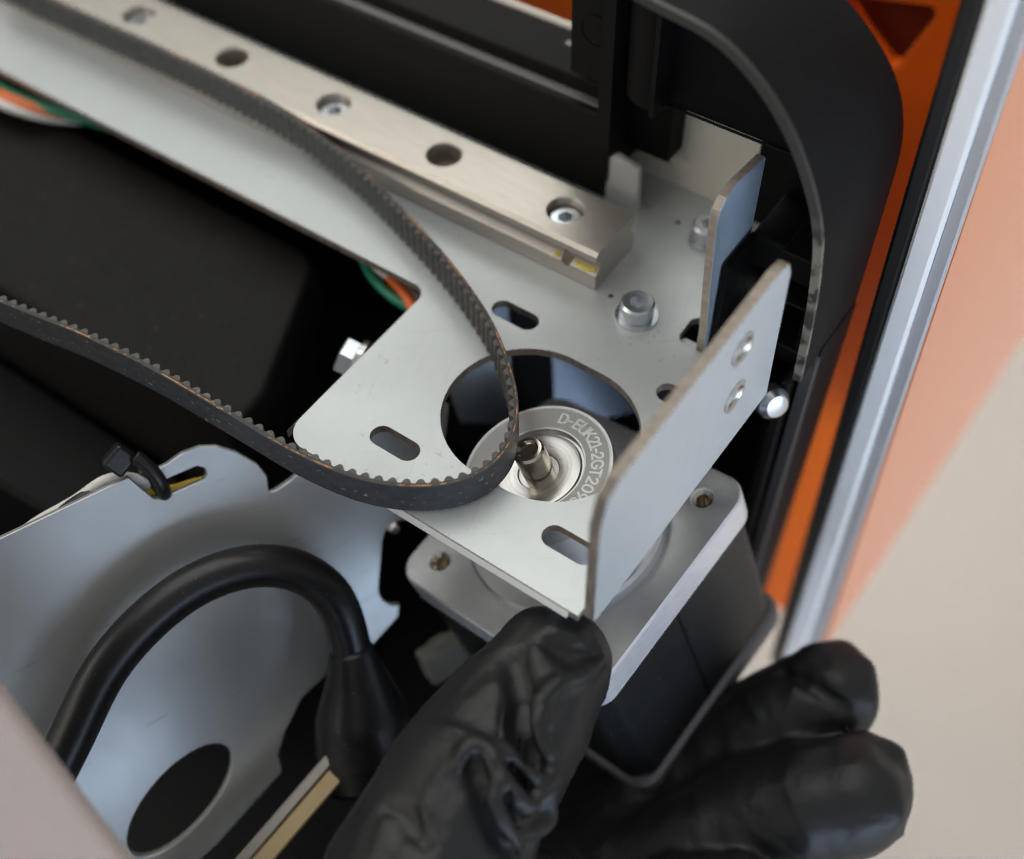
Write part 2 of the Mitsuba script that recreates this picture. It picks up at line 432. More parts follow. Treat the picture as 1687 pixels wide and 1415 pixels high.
# ---------------------------------------------------------------- rear upright of the same steel
k = thing('corner_bracket', 'upright grey steel corner bracket with a curved front edge behind the flange', 'bracket')
bw = sg.Polygon([(26.6, -14), (26.6, 3), (25.2, 14), (24.2, 23.5), (23.8, 28.2), (24.2, 30.2), (25.6, 31.4), (29.0, 31.8), (37.3, 30.6), (37.3, -14)])
put('side_wall', moved(sheet(rounded(bw, 0.6), 11.6, 13.0, 0.15), YZ), 'daylit_zinc', k)
put('rear_wall', moved(sheet(sg.Polygon([(-34.0, -2), (4.4, -2), (4.4, 19.5), (-34.0, 19.5)]), -58.4, -57, 0.15), XZ), 'ceiling_lit_zinc', k)
put('tab', moved(sheet(rounded(sg.Polygon([(-19.2, -0.5), (-11.9, -0.5), (-12.2, 9.1), (-16.7, 10.2), (-18.4, 8.9)]), 0.3), -48.2, -47, 0.12), XZ), 'zinc_steel', k)

# ---------------------------------------------------------------- linear rail
sec = [(-6, 0.3), (-5.7, 0), (5.7, 0), (6, 0.3), (6, 3.3), (5.75, 3.55), (4.9, 4.1), (4.7, 4.6), (4.7, 5.2), (5.0, 5.7), (5.7, 6.0), (6, 6.25), (6, 7.35), (5.35, 8)]
sec = sg.Polygon(sec + [(-a, b) for a, b in sec[:1:-1]])
rail = man(moved(prism(sec, 7.8, 175), np.array([[0, 0, -1, 0], [1, 0, 0, 33.2], [0, 1, 0, 0], [0, 0, 0, 1.0]])))
if rail.volume() < 0:
    rail = man(trimesh.Trimesh(mesh_of(rail).vertices, mesh_of(rail).faces[:, ::-1]))
HX = [-17.7 - 25 * i for i in range(7)]
for hx in HX:
    rail = rail - m3.Manifold.cylinder(6, 3.0, 3.0, 48).translate([hx, 33.2, 3.5]) - m3.Manifold.cylinder(8, 2.3, 2.3, 32).translate([hx, 33.2, -2])
    rail = rail - m3.Manifold.cylinder(0.4, 2.95, 3.4, 48).translate([hx, 33.2, 7.75])
notch = man(moved(prism(sg.Polygon([(-1.5, 5.9), (1.5, 5.9), (0.9, 3.2), (0, 2.5), (-0.9, 3.2)]), 0, 3), XZ)).translate([-13.6, 29.6, 0])
rail = rail - notch
k = thing('linear_rail', 'straight ground steel linear guide rail with counterbored holes', 'rail')
put('rail_body', rail, 'ground_steel', k, smooth=20)
for x0, x1 in ((-12.1, -8.2), (-15.9, -15.0)):
    put('grease', tube([(x0, 27.75, 4.0), ((x0 + x1) / 2, 27.6, 3.8), (x1, 27.8, 3.95)], [0.3, 0.55, 0.35], 8, 4), 'grease', k)
for i, lab in ((0, 'socket screw sunk in the end hole of the steel rail'), (2, 'socket screw sunk in the third hole of the steel rail'), (4, 'socket screw sunk in the fifth hole, farthest up the steel rail')):
    socket_screw(frame([HX[i], 33.2, 3.5], [0, 0, 1]), lab, 'screws in the rail holes')
socket_screw(frame([0.8, 26.2, 0.55], [0, 0, 1]), 'socket screw on a washer in the grey plate beside the rail end', r=2.75, h=2.9, washer=(3.5, 0.55))
socket_screw(frame([1.3, 47.9, 0.55], [0, 0, 1]), 'socket screw in the plate close to the upright corner bracket', r=2.6, h=2.9, washer=(3.2, 0.55))

# ---------------------------------------------------------------- timing belt
PATH = np.array([[-153.4, 26.1, 9.5], [-146.6, 26.1, 9.5], [-139.8, 26.1, 9.4], [-133.1, 26.1, 9.5], [-126.3, 26.2, 9.5], [-119.6, 26.3, 9.5], [-112.8, 26.4, 9.5], [-106.1, 26.5, 9.5], [-99.3, 26.6, 9.4], [-92.5, 26.7, 9.2], [-85.8, 26.7, 8.9], [-79.0, 26.7, 8.5], [-72.3, 26.4, 8.1], [-65.6, 25.8, 7.6], [-59.0, 24.7, 7.2], [-52.5, 23.1, 6.9], [-46.0, 21.1, 6.6], [-39.5, 18.9, 6.5], [-33.2, 16.6, 6.4], [-26.9, 14.0, 6.5], [-20.8, 11.1, 6.5], [-15.0, 7.9, 6.5], [-9.5, 4.0, 6.5], [-4.4, -0.5, 6.5], [-0.1, -6.1, 6.5], [1.5, -12.4, 6.5], [-0.5, -18.4, 6.5], [-5.5, -23.1, 6.5], [-11.7, -26.0, 6.5], [-18.2, -27.5, 6.7], [-24.9, -28.2, 6.9], [-31.7, -28.4, 7.2], [-38.4, -28.6, 7.4], [-45.2, -28.8, 7.6], [-51.9, -29.1, 7.7], [-58.7, -29.8, 7.9], [-65.4, -30.6, 8.0], [-72.0, -31.7, 8.0], [-78.7, -32.7, 8.0], [-85.4, -33.7, 8.0], [-92.1, -34.4, 8.0]])
s = np.r_[0, np.cumsum(np.linalg.norm(np.diff(PATH, axis=0), axis=1))]
cur = CubicSpline(s, PATH)
ss = np.arange(0, s[-1], 0.5)
P = cur(ss)
tan = cur(ss, 1)
tan[:, 2] = 0
tan /= np.linalg.norm(tan, axis=1, keepdims=True)
inn = np.stack([tan[:, 1], -tan[:, 0], 0 * tan[:, 0]], 1)     # right of the way the path runs = inside of the loop
WID = 6.0


def strip(P, inn, o0, o1, zt, zb):
    n = len(P)
    up = np.array([0, 0, 1.0])
    V = np.stack([P + inn * o0 + up * zb, P + inn * o1 + up * zb, P + inn * o1 + up * zt, P + inn * o0 + up * zt], 1).reshape(-1, 3)
    F = []
    for k in range(n - 1):
        for j in range(4):
            a0, a1, b0, b1 = 4 * k + j, 4 * k + (j + 1) % 4, 4 * k + 4 + j, 4 * k + 4 + (j + 1) % 4
            F += [[a0, b1, a1], [a0, b0, b1]]
    F += [[0, 1, 2], [0, 2, 3], [4 * n - 4, 4 * n - 2, 4 * n - 3], [4 * n - 4, 4 * n - 1, 4 * n - 2]]
    return trimesh.Trimesh(V, F, process=False)


k = thing('timing_belt', 'slack black toothed timing belt looped over the plate opening', 'belt')
put('backing', strip(P, inn, -0.32, 0.34, 0.0, -WID), 'belt_rubber', k, smooth=40)
put('cord', strip(P, inn, -0.16, 0.04, 0.05, -0.05), 'belt_cord', k, smooth=40, label='thin frayed orange cord line along the top edge of the belt')
tp = [(-0.92, 0.30), (-0.70, 0.42), (-0.52, 0.72), (-0.30, 0.98), (0, 1.07), (0.30, 0.98), (0.52, 0.72), (0.70, 0.42), (0.92, 0.30)]
tooth = mesh_of(prism(sg.Polygon(tp[::-1]).buffer(0), -WID, 0.0))
for st in np.arange(1.0, s[-1] - 1, 2.0):
    t_ = cur(st, 1)
    t_[2] = 0
    t_ /= np.linalg.norm(t_)
    m = np.eye(4)
    m[:3, 0], m[:3, 1], m[:3, 3] = t_, [t_[1], -t_[0], 0], cur(st)
    g = moved(tooth, m)
    g.faces = g.faces[:, ::-1]
    put('tooth', g, 'lit_tooth_rubber', k, smooth=35)

# ---------------------------------------------------------------- stepper motor held under the plate
MR = np.array([[0.969, 0.067, -0.238], [-0.104, 0.984, -0.146], [0.225, 0.166, 0.960]])
MM4 = np.eye(4)
u_, _, v_ = np.linalg.svd(MR)
MM4[:3, :3], MM4[:3, 3] = u_ @ v_, [7.41, -2.86, -20.31]


def square(a, r, c=0.0):
    p = sg.box(-a, -a, a, a)
    if c:
        p = sg.Polygon([(-a + c, -a), (a - c, -a), (a, -a + c), (a, a - c), (a - c, a), (-a + c, a), (-a, a - c), (-a, -a + c)])
    return p.buffer(-r).buffer(r, 10)


k = thing('stepper_motor', 'square stepper motor with silver face plate and black body held under the plate', 'motor')
face = square(21.1, 4.2)
mh = [sg.Point(x, y).buffer(1.6, 10) for x in (-15.5, 15.5) for y in (-15.5, 15.5)]
put('face_plate', moved(sheet(face.difference(sg.MultiPolygon(mh)), -6.2, 0, 0.35), MM4), 'machined_aluminium', k, smooth=25)
for x in (-15.5, 15.5):
    for y in (-15.5, 15.5):
        put('mounting_hole', moved(lathe([(0, -4.5), (1.15, -4.5), (1.15, -0.6), (1.62, -0.15), (1.62, -4.9), (0, -4.9)], 24), MM4 @ trimesh.transformations.translation_matrix([x, y, 0])), 'nickel_shaft', k)
put('body', moved(sheet(square(20.6, 2.4, 3.0), -37.5, -6.2, 0.3), MM4), 'motor_black', k, smooth=25)
put('seam', moved(box(20.3, 20.75, -1.2, -0.7, -37.2, -6.6, 0.1), MM4), 'dark_plastic', k)
put('rear_cap', moved(sheet(square(21.3, 3.6), -42.5, -37.5, 0.8), MM4), 'grey_cap', k, smooth=25)
put('boss', moved(lathe([(0, -0.2), (16.2, -0.2), (16.2, 2.2), (15.7, 2.7), (13.0, 3.0), (10.6, 4.0), (10.4, 13.4), (11.6, 14.2), (11.6, 14.3), (0, 14.3)][::1], 96), MM4), 'brushed_aluminium', k)
put('name_ring', moved(lathe([(7.15, 14.3), (11.6, 14.3), (11.7, 14.5), (11.7, 17.72), (11.6, 17.8), (7.25, 17.8), (7.15, 17.5), (7.15, 14.3)], 96), MM4), 'ring_aluminium', k, smooth=30)
put('etched_band', moved(lathe([(7.5, 17.7), (7.5, 17.83), (11.1, 17.83), (11.1, 17.7)][::-1], 96), MM4), 'etched_aluminium', k)
put('dish', moved(lathe([(7.15, 16.9), (6.75, 16.9), (6.5, 17.15), (6.1, 17.25), (4.6, 17.2), (3.3, 17.1), (3.1, 16.8), (0, 16.8)], 96), MM4), 'turned_face', k)
put('shaft', moved(lathe([(0, 14), (2.4, 14), (2.4, 22.3), (2.1, 22.7), (1.6, 22.7), (1.35, 22.1), (0, 22.0)], 48), MM4), 'nickel_shaft', k, smooth=30)
word = []
for ch, a in (('D', 102), ('-', 94), ('E', 85.5), ('U', 76.5), ('K', 67.5), ('2', 59), ('1', 52.5), ('-', 47), ('2', 41), ('G', 31.5), ('T', 22.5), ('2', 13.8), ('0', 4.8), ('9', -4.2), ('8', -12.8)):
    g = meshkit.text_mesh(ch, 1.85, 0.14, bold=True)
    c = (g.bounds[0, 0] + g.bounds[1, 0]) / 2
    g.apply_translation([-c, 8.4, 17.80])
    g.apply_transform(trimesh.transformations.rotation_matrix(math.radians(a - 90), [0, 0, 1]))
    word.append(g)
put('lettering', moved(word, MM4), 'etched_letters', k, smooth=False, label='pale engraved lettering D-EUK21-2GT2098 around the motor ring')

# ---------------------------------------------------------------- front bracket (folded sheet) with cable, tie and wires
BA = np.array([-49.1, -69.3, -16.0])
bu = np.array([0.376, 0.927, 0.0])
bu /= np.linalg.norm(bu)
bo = np.array([bu[1], -bu[0], 0])
bn = math.cos(math.radians(35)) * bo + math.sin(math.radians(35)) * np.array([0, 0, 1])
bv = np.cross(bn, bu)
BM = np.eye(4)
BM[:3, 0], BM[:3, 1], BM[:3, 2], BM[:3, 3] = bu, bv, bn, BA
BF = np.eye(4)
BF[:3, 0], BF[:3, 1], BF[:3, 2], BF[:3, 3] = bu, [-bu[1], bu[0], 0], [0, 0, 1], BA
k = thing('front_bracket', 'loose folded steel bracket with slots lying below the belt', 'bracket')
mainp = rounded(sg.Polygon([(-30, 15), (27.0, 14.8), (27.9, 12.4), (28.9, 9.9), (30.0, 9.5), (36.6, 9.2), (37.4, 9.7), (37.6, 10.7), (36.7, 11.6), (30.6, 11.9), (30.2, 14.0), (32.8, 14.0),
                            (35.5, 14.5), (38.4, 14.2), (40.7, 13.1), (43.0, 10.8), (45.1, 7.5), (45.6, 5.1), (44.8, 2.5), (46.0, 2.3), (48.9, 2.7), (55.2, 4.8), (72, 9.0), (78, 2.0), (73, -7.0), (65.5, -12.5),
                            (62, -14), (58.4, -22), (57.4, -24.8), (55.6, -28.2), (46.4, -31.8), (40.8, -31.1), (35.3, -32.6), (30.4, -36.6), (27.6, -39.8), (26.9, -43.0), (12.9, -48.5), (0, -52), (-30, -50)]), 0.35)
slot_m = obround(59.6, -19.5, 15, 7.0, 62)
oval = sa.rotate(sa.scale(sg.Point(11.0, -37.8).buffer(1, 32), 11.0, 5.4), 24, origin=(11.0, -37.8))
put('sheet', moved(sheet(mainp.difference(slot_m).difference(oval), -1.4, 0, 0.15), BM), 'bracket_steel', k, smooth=25)

k = thing('power_cable', 'thick black round cable arching over the loose bracket', 'cable')
put('jacket', tube([(-33.6, -92, -32), (-33.2, -82, -28.4), (-33.3, -76.1, -24.9), (-33.6, -71.0, -21.8), (-34.0, -63.4, -17.2), (-33.0, -55.2, -14.0), (-30.6, -46.5, -12.6), (-26.2, -38.4, -14.0), (-22.1, -34.3, -17.3), (-17.5, -32.8, -22.5), (-14.2, -34.2, -28.4), (-11.0, -36.9, -34.8)], 3.3, 20), 'cable_rubber', k, smooth=True)
put('strain_relief', tube([(-13.0, -35.3, -31.0), (-9.5, -38.6, -37.5), (-6.6, -42.0, -43.5), (-2.5, -46.0, -50.0)], [3.35, 5.2, 7.6, 8.4, 7.5], 24), 'cable_rubber', k, smooth=True)

k = thing('cable_tie', 'black cable tie looped through the slot of the loose bracket', 'cable tie')
put('strap', tube([(-46.6, -38.9, -0.9), (-45.2, -38.6, -2.0), (-43.4, -38.6, -4.0), (-42.6, -38.9, -6.4), (-43.6, -38.6, -8.6), (-45.8, -38.0, -8.4), (-47.6, -37.8, -6.0)], 1.1, 12), 'cable_rubber', k, smooth=True)
put('head', moved(rbox(-2.0, 2.0, -1.8, 1.8, -1.6, 1.5, 0.6), frame([-48.6, -40.4, -1.6], bn, bu + 0.5 * bv)), 'cable_rubber', k)


def wire(pts, r, col, label):
    return put('wire', tube(pts, r, 10, 5), 'wire_' + col if col in ('green', 'orange', 'white', 'yellow', 'red') else col, None, smooth=True, label=label, cat='wire')


wire([(-58, -58, -12), (-54.5, -50, -8.5), (-52.3, -46.5, -7.0), (-50.2, -42.6, -5.6), (-48.5, -40.6, -6.2), (-46.5, -38.6, -9)], 1.0, 'white', 'short white wire behind the loose bracket, beside the cable tie')
wire([(-57, -64, -14), (-54.6, -56, -10.2), (-53.2, -51, -7.8), (-51.6, -46.6, -6.6), (-49.6, -42.6, -7.6), (-47, -39, -11)], 1.0, 'cable_rubber', 'black wire curving behind the loose bracket, beside the white wire')
wire([(-47, -41, -10), (-45.2, -38.6, -9.4), (-43.9, -37.2, -9.6), (-42.5, -34.5, -10.2), (-41, -31, -13)], 0.8, 'yellow', 'yellow wire seen through the slot of the loose bracket')
wire([(-158, 17, -7), (-146, 12.5, -5), (-134, 11.4, -4.6), (-124, 13.2, -5), (-115, 18, -8)], 1.2, 'green', 'green wire under the upper left edge of the plate')
wire([(-158, 15, -6.5), (-147, 10.6, -4.6), (-135, 9.6, -4.0), (-126, 12.5, -5.5), (-118, 20, -8)], 1.1, 'orange', 'orange wire under the upper left edge of the plate')
wire([(-158, 12, -6), (-149, 8.6, -4.8), (-139, 7.6, -4.4), (-131, 9.5, -5.6), (-122, 18, -9)], 1.0, 'white', 'white wire under the upper left edge of the plate')
wire([(-60, 22, -9), (-50, 17, -7), (-45, 13.6, -6.0), (-40, 11.6, -5.6), (-35, 11.2, -6.0), (-31, 13.5, -8)], 0.9, 'green', 'green wire emerging at the inner corner of the plate')
wire([(-58, 23, -9), (-48, 18.5, -7), (-41.5, 14.6, -6.0), (-36, 12.4, -5.2), (-32.5, 10.0, -5.4), (-30.5, 6.5, -8)], 1.0, 'orange', 'orange wire emerging at the inner corner of the plate')
wire([(-57, 24, -9), (-51, 19.5, -6.8), (-46.5, 15.8, -5.6), (-41, 14.6, -6), (-36, 15, -8)], 0.8, 'white', 'white wire emerging at the inner corner of the plate')

k = thing('wire_connector', 'small pale grey wire connector in the shadow beside the motor corner', 'connector')
cf = frame([-6.3, -19.8, -55.5], bn, bu)
put('housing', moved(rbox(-4.5, 4.5, -3.0, 3.0, -5, 0, 0.6), cf), 'grey_connector', k)
put('latch', moved(box(-1.5, 1.5, 3.05, 3.9, -4, -0.5, 0.2), cf), 'grey_connector', k)
k = thing('terminal_pin', 'tiny bright rounded pin in the dark slot of the loose bracket', 'pin')
cf = frame([-20.5, -14.3, -29.8], bn, bu)
put('tip', moved(lathe([(0, -1), (1.1, -1), (1.1, 0.2), (0.7, 0.8), (0, 1.0)], 24), cf), 'bright_steel', k)
put('stem', moved(lathe([(0, -8), (0.7, -8), (0.7, -1), (0, -1)], 16), cf), 'bright_steel', k)
# hexagon bolt sticking out beside the plate
k = thing('hex_bolt', 'bright hexagon bolt sticking out beside the left edge of the plate', 'bolt')
m = frame([-33.6, -3.8, -4.6], [-1, -0.25, 0.32])
put('head', moved(sheet(sg.Polygon([(3.3 * math.cos(a), 3.3 * math.sin(a)) for a in np.arange(6) * math.pi / 3]), 0, 2.6, 0.25), m), 'zinc_screw', k)
put('washer', moved(lathe([(0, -0.9), (3.9, -0.9), (3.9, 0), (0, 0)], 32), m), 'bright_steel', k)
put('shank', moved(lathe([(0, -7), (1.9, -7), (1.9, -0.9), (0, -0.9)], 24), m), 'zinc_screw', k)

# ---------------------------------------------------------------- black plastic covers
k = thing('bed_cover', 'large dusty black plastic cover left of the motor plate', 'cover')
top_ = sg.Polygon([(-330, 15), (-62, 15.3), (-58.0, 13.0), (-45.5, -14.0), (-44.0, -23.5), (-330, -23.5)])
b_ = [rounded(top_, 2.0)]
put('lid', sheet(b_[0], -80, -10, 1.6), 'black_plastic', k, smooth=50)
put('lower_tray', sheet(rounded(sg.Polygon([(-330, -24.5), (-50, -24.5), (-46, -42), (-330, -62)]), 1.5), -90, -38, 1.2), 'dark_plastic', k)

k = thing('rail_guard', 'long black plastic guard with pale edges behind the rail', 'guard')
put('front_face', moved(sheet(sg.Polygon([(-300, -0.8), (-18.2, -0.8), (-18.2, 17.0), (-300, 17.0)]), -48.6, -46.9, 0.25), XZ), 'black_plastic', k)
put('ledge', box(-300, -18.4, 48.6, 50.6, 15.9, 17.0, 0.3), 'lit_edge_plastic', k)
put('rear_face', moved(sheet(sg.Polygon([(-300, 10.0), (-20, 10.0), (-20, 19.5), (-300, 19.5)]), -62.0, -50.6, 0.3), XZ), 'black_plastic', k)
put('rear_edge', tube([(-300, 61.5, 19.7), (-23.5, 61.5, 19.7)], 0.75, 10), 'pale_edge', k)

k = thing('corner_post', 'black plastic post with a rounded boss beside the curved cover', 'post')
put('flat_side', box(-27.6, -20.2, 49.2, 60, 21.0, 62, 0.3), 'black_plastic', k)
put('mould_mark', moved(lathe([(2.55, -0.1), (2.55, 0.18), (2.8, 0.18), (2.8, -0.1)], 40), frame([-23.0, 49.2, 30.5], [0, -1, 0])), 'charcoal_plastic', k)
put('web', box(-20.4, -18.0, 46.5, 58, 4, 62, 0.3), 'black_plastic', k)
bs = m3.Manifold.batch_hull([m3.Manifold.sphere(4.6, 40).scale([1, 1, 0.6]).translate([-13.0, 51.5, 22.5]), m3.Manifold.cylinder(1, 4.6, 4.6, 40).translate([-13.0, 51.5, 62])])
put('boss', bs, 'black_plastic', k, smooth=40)
put('lower_block', box(-18.6, -9.6, 52.2, 59, 8.0, 30, 0.4), 'dark_plastic', k)

# curved shell at the machine's corner: lofted from its worn front rim to its back edge
front = np.array([(-60, 60.5), (-30, 58.5), (-12, 55.9), (-1.3, 53.8), (6.6, 52.5), (13.1, 48.9), (18.1, 44.1), (22.5, 37.4), (25.8, 29.6), (27.1, 22.3), (28.1, 10.0), (28.5, 0.0)])
back = np.array([(-60, 66), (-30, 64.0), (-12, 61.5), (0.5, 58.0), (9.7, 53.9), (15.6, 50.6), (21.6, 45.9), (25.7, 40.6), (28.0, 33.6), (28.5, 25.1), (28.6, 12.0), (28.6, 0.0)])


def dense(p, n=90):
    s_ = np.r_[0, np.cumsum(np.linalg.norm(np.diff(p, axis=0), axis=1))]
    return CubicSpline(s_ / s_[-1], p)(np.linspace(0, 1, n))


fc, bc = dense(front), dense(back)


def loft(fc, bc, yf, yb, t, rows=14, ease=0.25):
    n = len(fc)
    tg = np.gradient(fc, axis=0)
    nf = np.stack([-tg[:, 1], tg[:, 0]], 1) / np.linalg.norm(tg, axis=1, keepdims=True)
    tg = np.gradient(bc, axis=0)
    nb = np.stack([-tg[:, 1], tg[:, 0]], 1) / np.linalg.norm(tg, axis=1, keepdims=True)
    L = []
    for inner in (0, 1):
        for q in np.linspace(0, 1, rows):
            w = 1 - (1 - q) ** 1.6
            c = fc * (1 - w) + bc * w - (nf * (1 - w) + nb * w) * t * inner
            L.append(np.stack([c[:, 0], np.full(n, yf + (yb - yf) * q), c[:, 1]], 1))
    order = list(range(rows)) + list(range(2 * rows - 1, rows - 1, -1))
    V = np.vstack([L[i] for i in order])
    m_, F = len(order), []
    for a in range(m_):
        b2 = (a + 1) % m_
        i = np.arange(n - 1)
        F += [np.c_[a * n + i, b2 * n + i, b2 * n + i + 1], np.c_[a * n + i, b2 * n + i + 1, a * n + i + 1]]
    g = trimesh.Trimesh(V, np.vstack(F), process=False)
    return g


k = thing('curved_cover', 'wide curved charcoal plastic cover with a worn rim at the corner', 'cover')
put('shell', loft(fc, bc, 29.3, 47.5, 1.5), 'charcoal_plastic', k, smooth=40)
ft = np.gradient(fc, axis=0)
fn_ = np.stack([-ft[:, 1], ft[:, 0]], 1) / np.linalg.norm(ft, axis=1, keepdims=True)
rimv = loft(fc + fn_ * 0.05, fc + fn_ * 0.05, 28.5, 29.4, 1.25, 3)
put('rim', rimv, 'worn_rim', k, smooth=40)
put('back_panel', moved(sheet(sg.Polygon([(-7.6, 25.9)] + [(p[0] - 1.1, p[1] - 1.1) for p in bc[::-1] if p[1] > 25.9 and p[0] > -7.6]).buffer(0), -46.6, -45.2, 0.2), XZ), 'dark_plastic', k)
put('panel_edge', tube([(-7.4, 44.9, 25.9), (10, 44.9, 25.95), (24.0, 44.9, 26.1)], 0.25, 8, 3), 'dark_plastic', k)
put('rib', box(-7.9, -7.1, 40.5, 46, 26.0, 54.5, 0.2), 'charcoal_plastic', k)
put('side_skirt', box(27.4, 28.8, 35.0, 47.5, -106, 1.6, 0.4), 'dark_plastic', k)
put('skirt_edge', box(27.2, 29.0, 33.0, 34.9, -106, 0.4, 0.5), 'skirt_edge', k)
put('skirt_fin', box(25.2, 26.4, 30.5, 40, -106, -4, 0.4), 'charcoal_plastic', k)
put('skirt_fin', box(22.6, 23.6, 34.5, 40, -106, -12, 0.4), 'black_plastic', k)
put('inner_wall', box(12.6, 25.4, 47.4, 49, -106, 36, 0.3), 'dark_plastic', k)
put('rear_baffle', box(4.7, 22.5, 56.2, 57.4, -20, 21.5, 0.3), 'dark_plastic', k)
put('pocket_back', box(13.2, 26.0, 49.2, 56.0, -6, 17.0, 0.3), 'dark_plastic', k)
for zz in (17.5, 8.0, -1.5):
    put('inner_rib', box(19.0, 26.9, 35.0, 47.3, zz - 0.5, zz, 0.15), 'charcoal_plastic', k)
pocket = man(box(13.5, 25, 35.8, 46.8, -6, 17.2, 0.5)) - man(box(14.4, 24.3, 33, 43.0, -3, 11.8, 0.2))
put('screw_pocket', pocket, 'dark_plastic', k)
put('pocket_lip', box(13.45, 14.3, 27.6, 36.5, -3, 17.4, 0.3), 'dark_plastic', k)
k = thing('pocket_screw', 'dull round screw head inside the black pocket behind the flange', 'screw')
put('head', moved(lathe([(0, 0), (2.5, 0), (2.5, 0.8), (1.8, 1.9), (0, 2.3)][::1], 32), frame([16.4, 42.4, 3.9 - 3.2], [0, -1, 0.3])), 'nickel_shaft', k)
put('shank', moved(lathe([(0, -2), (1.2, -2), (1.2, 0), (0, 0)], 16), frame([16.4, 42.4, 0.7], [0, -1, 0.3])), 'nickel_shaft', k)
k = thing('pan_screw', 'pale blurred screw head standing out past the far end of the flange', 'screw')
mm = frame([25.3, 28.0, -6.6], [0.80, -0.50, 0.33])
put('head', moved(lathe([(0, -1.5), (2.7, -1.5), (2.7, 0.6), (1.9, 1.7), (0, 2.1)], 32), mm), 'zinc_screw', k)
put('shank', moved(lathe([(0, -7), (1.4, -7), (1.4, -1.5), (0, -1.5)], 16), mm), 'zinc_screw', k)

# ---------------------------------------------------------------- panels of the right side
k = thing('inner_panel', 'bluish steel panel seen through the motor opening', 'panel')
IP = np.eye(4)
IP[:3, 2] = np.array([0.77, -0.31, 0.57]) / np.linalg.norm([0.77, -0.31, 0.57])
IP[:3, 0] = bu
IP[:3, 1] = np.cross(IP[:3, 2], bu)
IP[:3, 3] = [-12.4, 32.4, -34.0]
put('sheet', moved(sheet(sg.Polygon([(-11.5, 26), (11.6, 16.4), (21.9, 0.1), (18, -12), (-5, -6), (-25, 5), (-25, 16), (-20, 23)]), -1.2, 0, 0.2), IP), 'dark_steel', k)
put('cover_strip', moved(sheet(rounded(sg.Polygon([(-7.5, 23.8), (-2.6, 21.6), (-4.7, 7.7), (-9.1, -5.6), (-16.4, -1.9), (-11.7, 11.1)]), 0.3), 0.3, 1.5, 0.2), IP), 'dark_plastic', k)

k = thing('orange_housing', 'bright orange plastic housing behind the curved cover', 'housing')
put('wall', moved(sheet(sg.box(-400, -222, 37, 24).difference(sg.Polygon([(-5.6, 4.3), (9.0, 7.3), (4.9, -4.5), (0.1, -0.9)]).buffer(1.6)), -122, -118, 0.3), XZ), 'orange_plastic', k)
put('gusset', box(-12, 16, 126, 128, -12, 14, 0.3), 'shaded_orange', k, label='dark plate with painted shade behind the triangular cutout in the orange housing')  # plate behind the cutout, its shade painted as dark orange

k = thing('side_door', 'glossy orange side door with a silver edge trim and black seal', 'door')
ly = lambda z: 33.0 + (60 - z) * 0.0265      # the trim leans slightly
tr = sg.Polygon([(32.9, 62), (36.4, 62), (42.2, -118), (37.9, -118)])
put('trim', moved(sheet(tr, -47.2, -45.0, 0.5), XZ), 'silver_trim', k)
ts = sg.Polygon([(36.2, 62), (38.4, 62), (45.2, -118), (42.0, -118)])
put('trim_step', moved(sheet(ts, -47.3, -46.2, 0.4), XZ), 'dull_trim', k)
se = sg.Polygon([(29.9, 62), (32.8, 62), (37.8, -118), (35.2, -118)])
put('seal', moved(sheet(se, -48.0, -45.4, 0.6), XZ), 'seal_rubber', k)
pv = np.array([(38.3, 47.3, 62), (45.5, 47.3, -106), (43.4, 47.3, -106), (36.2, 47.3, 62)])
far_ = pv + np.array([9.3, 330, 0])
pm = trimesh.convex.convex_hull(np.vstack([pv, far_]))
put('sheet', pm, 'orange_sheet', k, smooth=False)

# ---------------------------------------------------------------- things close to the lens and low in front
k = thing('casing_edge', 'blurred pinkish beige casing corner close to the lens', 'casing')
e1, e2 = np.array([-20.0, -77.4, 17.4]), np.array([-0.3, -81.6, 6.0])
dd = (e2 - e1) / np.linalg.norm(e2 - e1)
nn = np.array([0.36, -0.48, 0.80])
nn -= dd * (nn @ dd)
nn /= np.linalg.norm(nn)
cm = frame(e1, nn, dd)
put('shell', moved(rbox(-40, 60, -40, 0, -4, 0, 1.6), cm), 'casing_beige', k, smooth=40)
BRF = frame([-6.0, -59.1, -44.2], [0.35, -0.25, 0.9], [0.02, 1.0, -0.015])
k = thing('brass_strip', 'dull brass coloured edge strip low in front of the bracket', 'strip')
put('bar', moved(box(-30, 10.3, -1.3, 1.5, -1.2, 0.0, 0.3), BRF), 'brass_strip', k)
put('side', moved(box(-30, 10.8, 1.6, 3.4, -3.5, 0.4, 0.3), BRF), 'ground_steel', k)


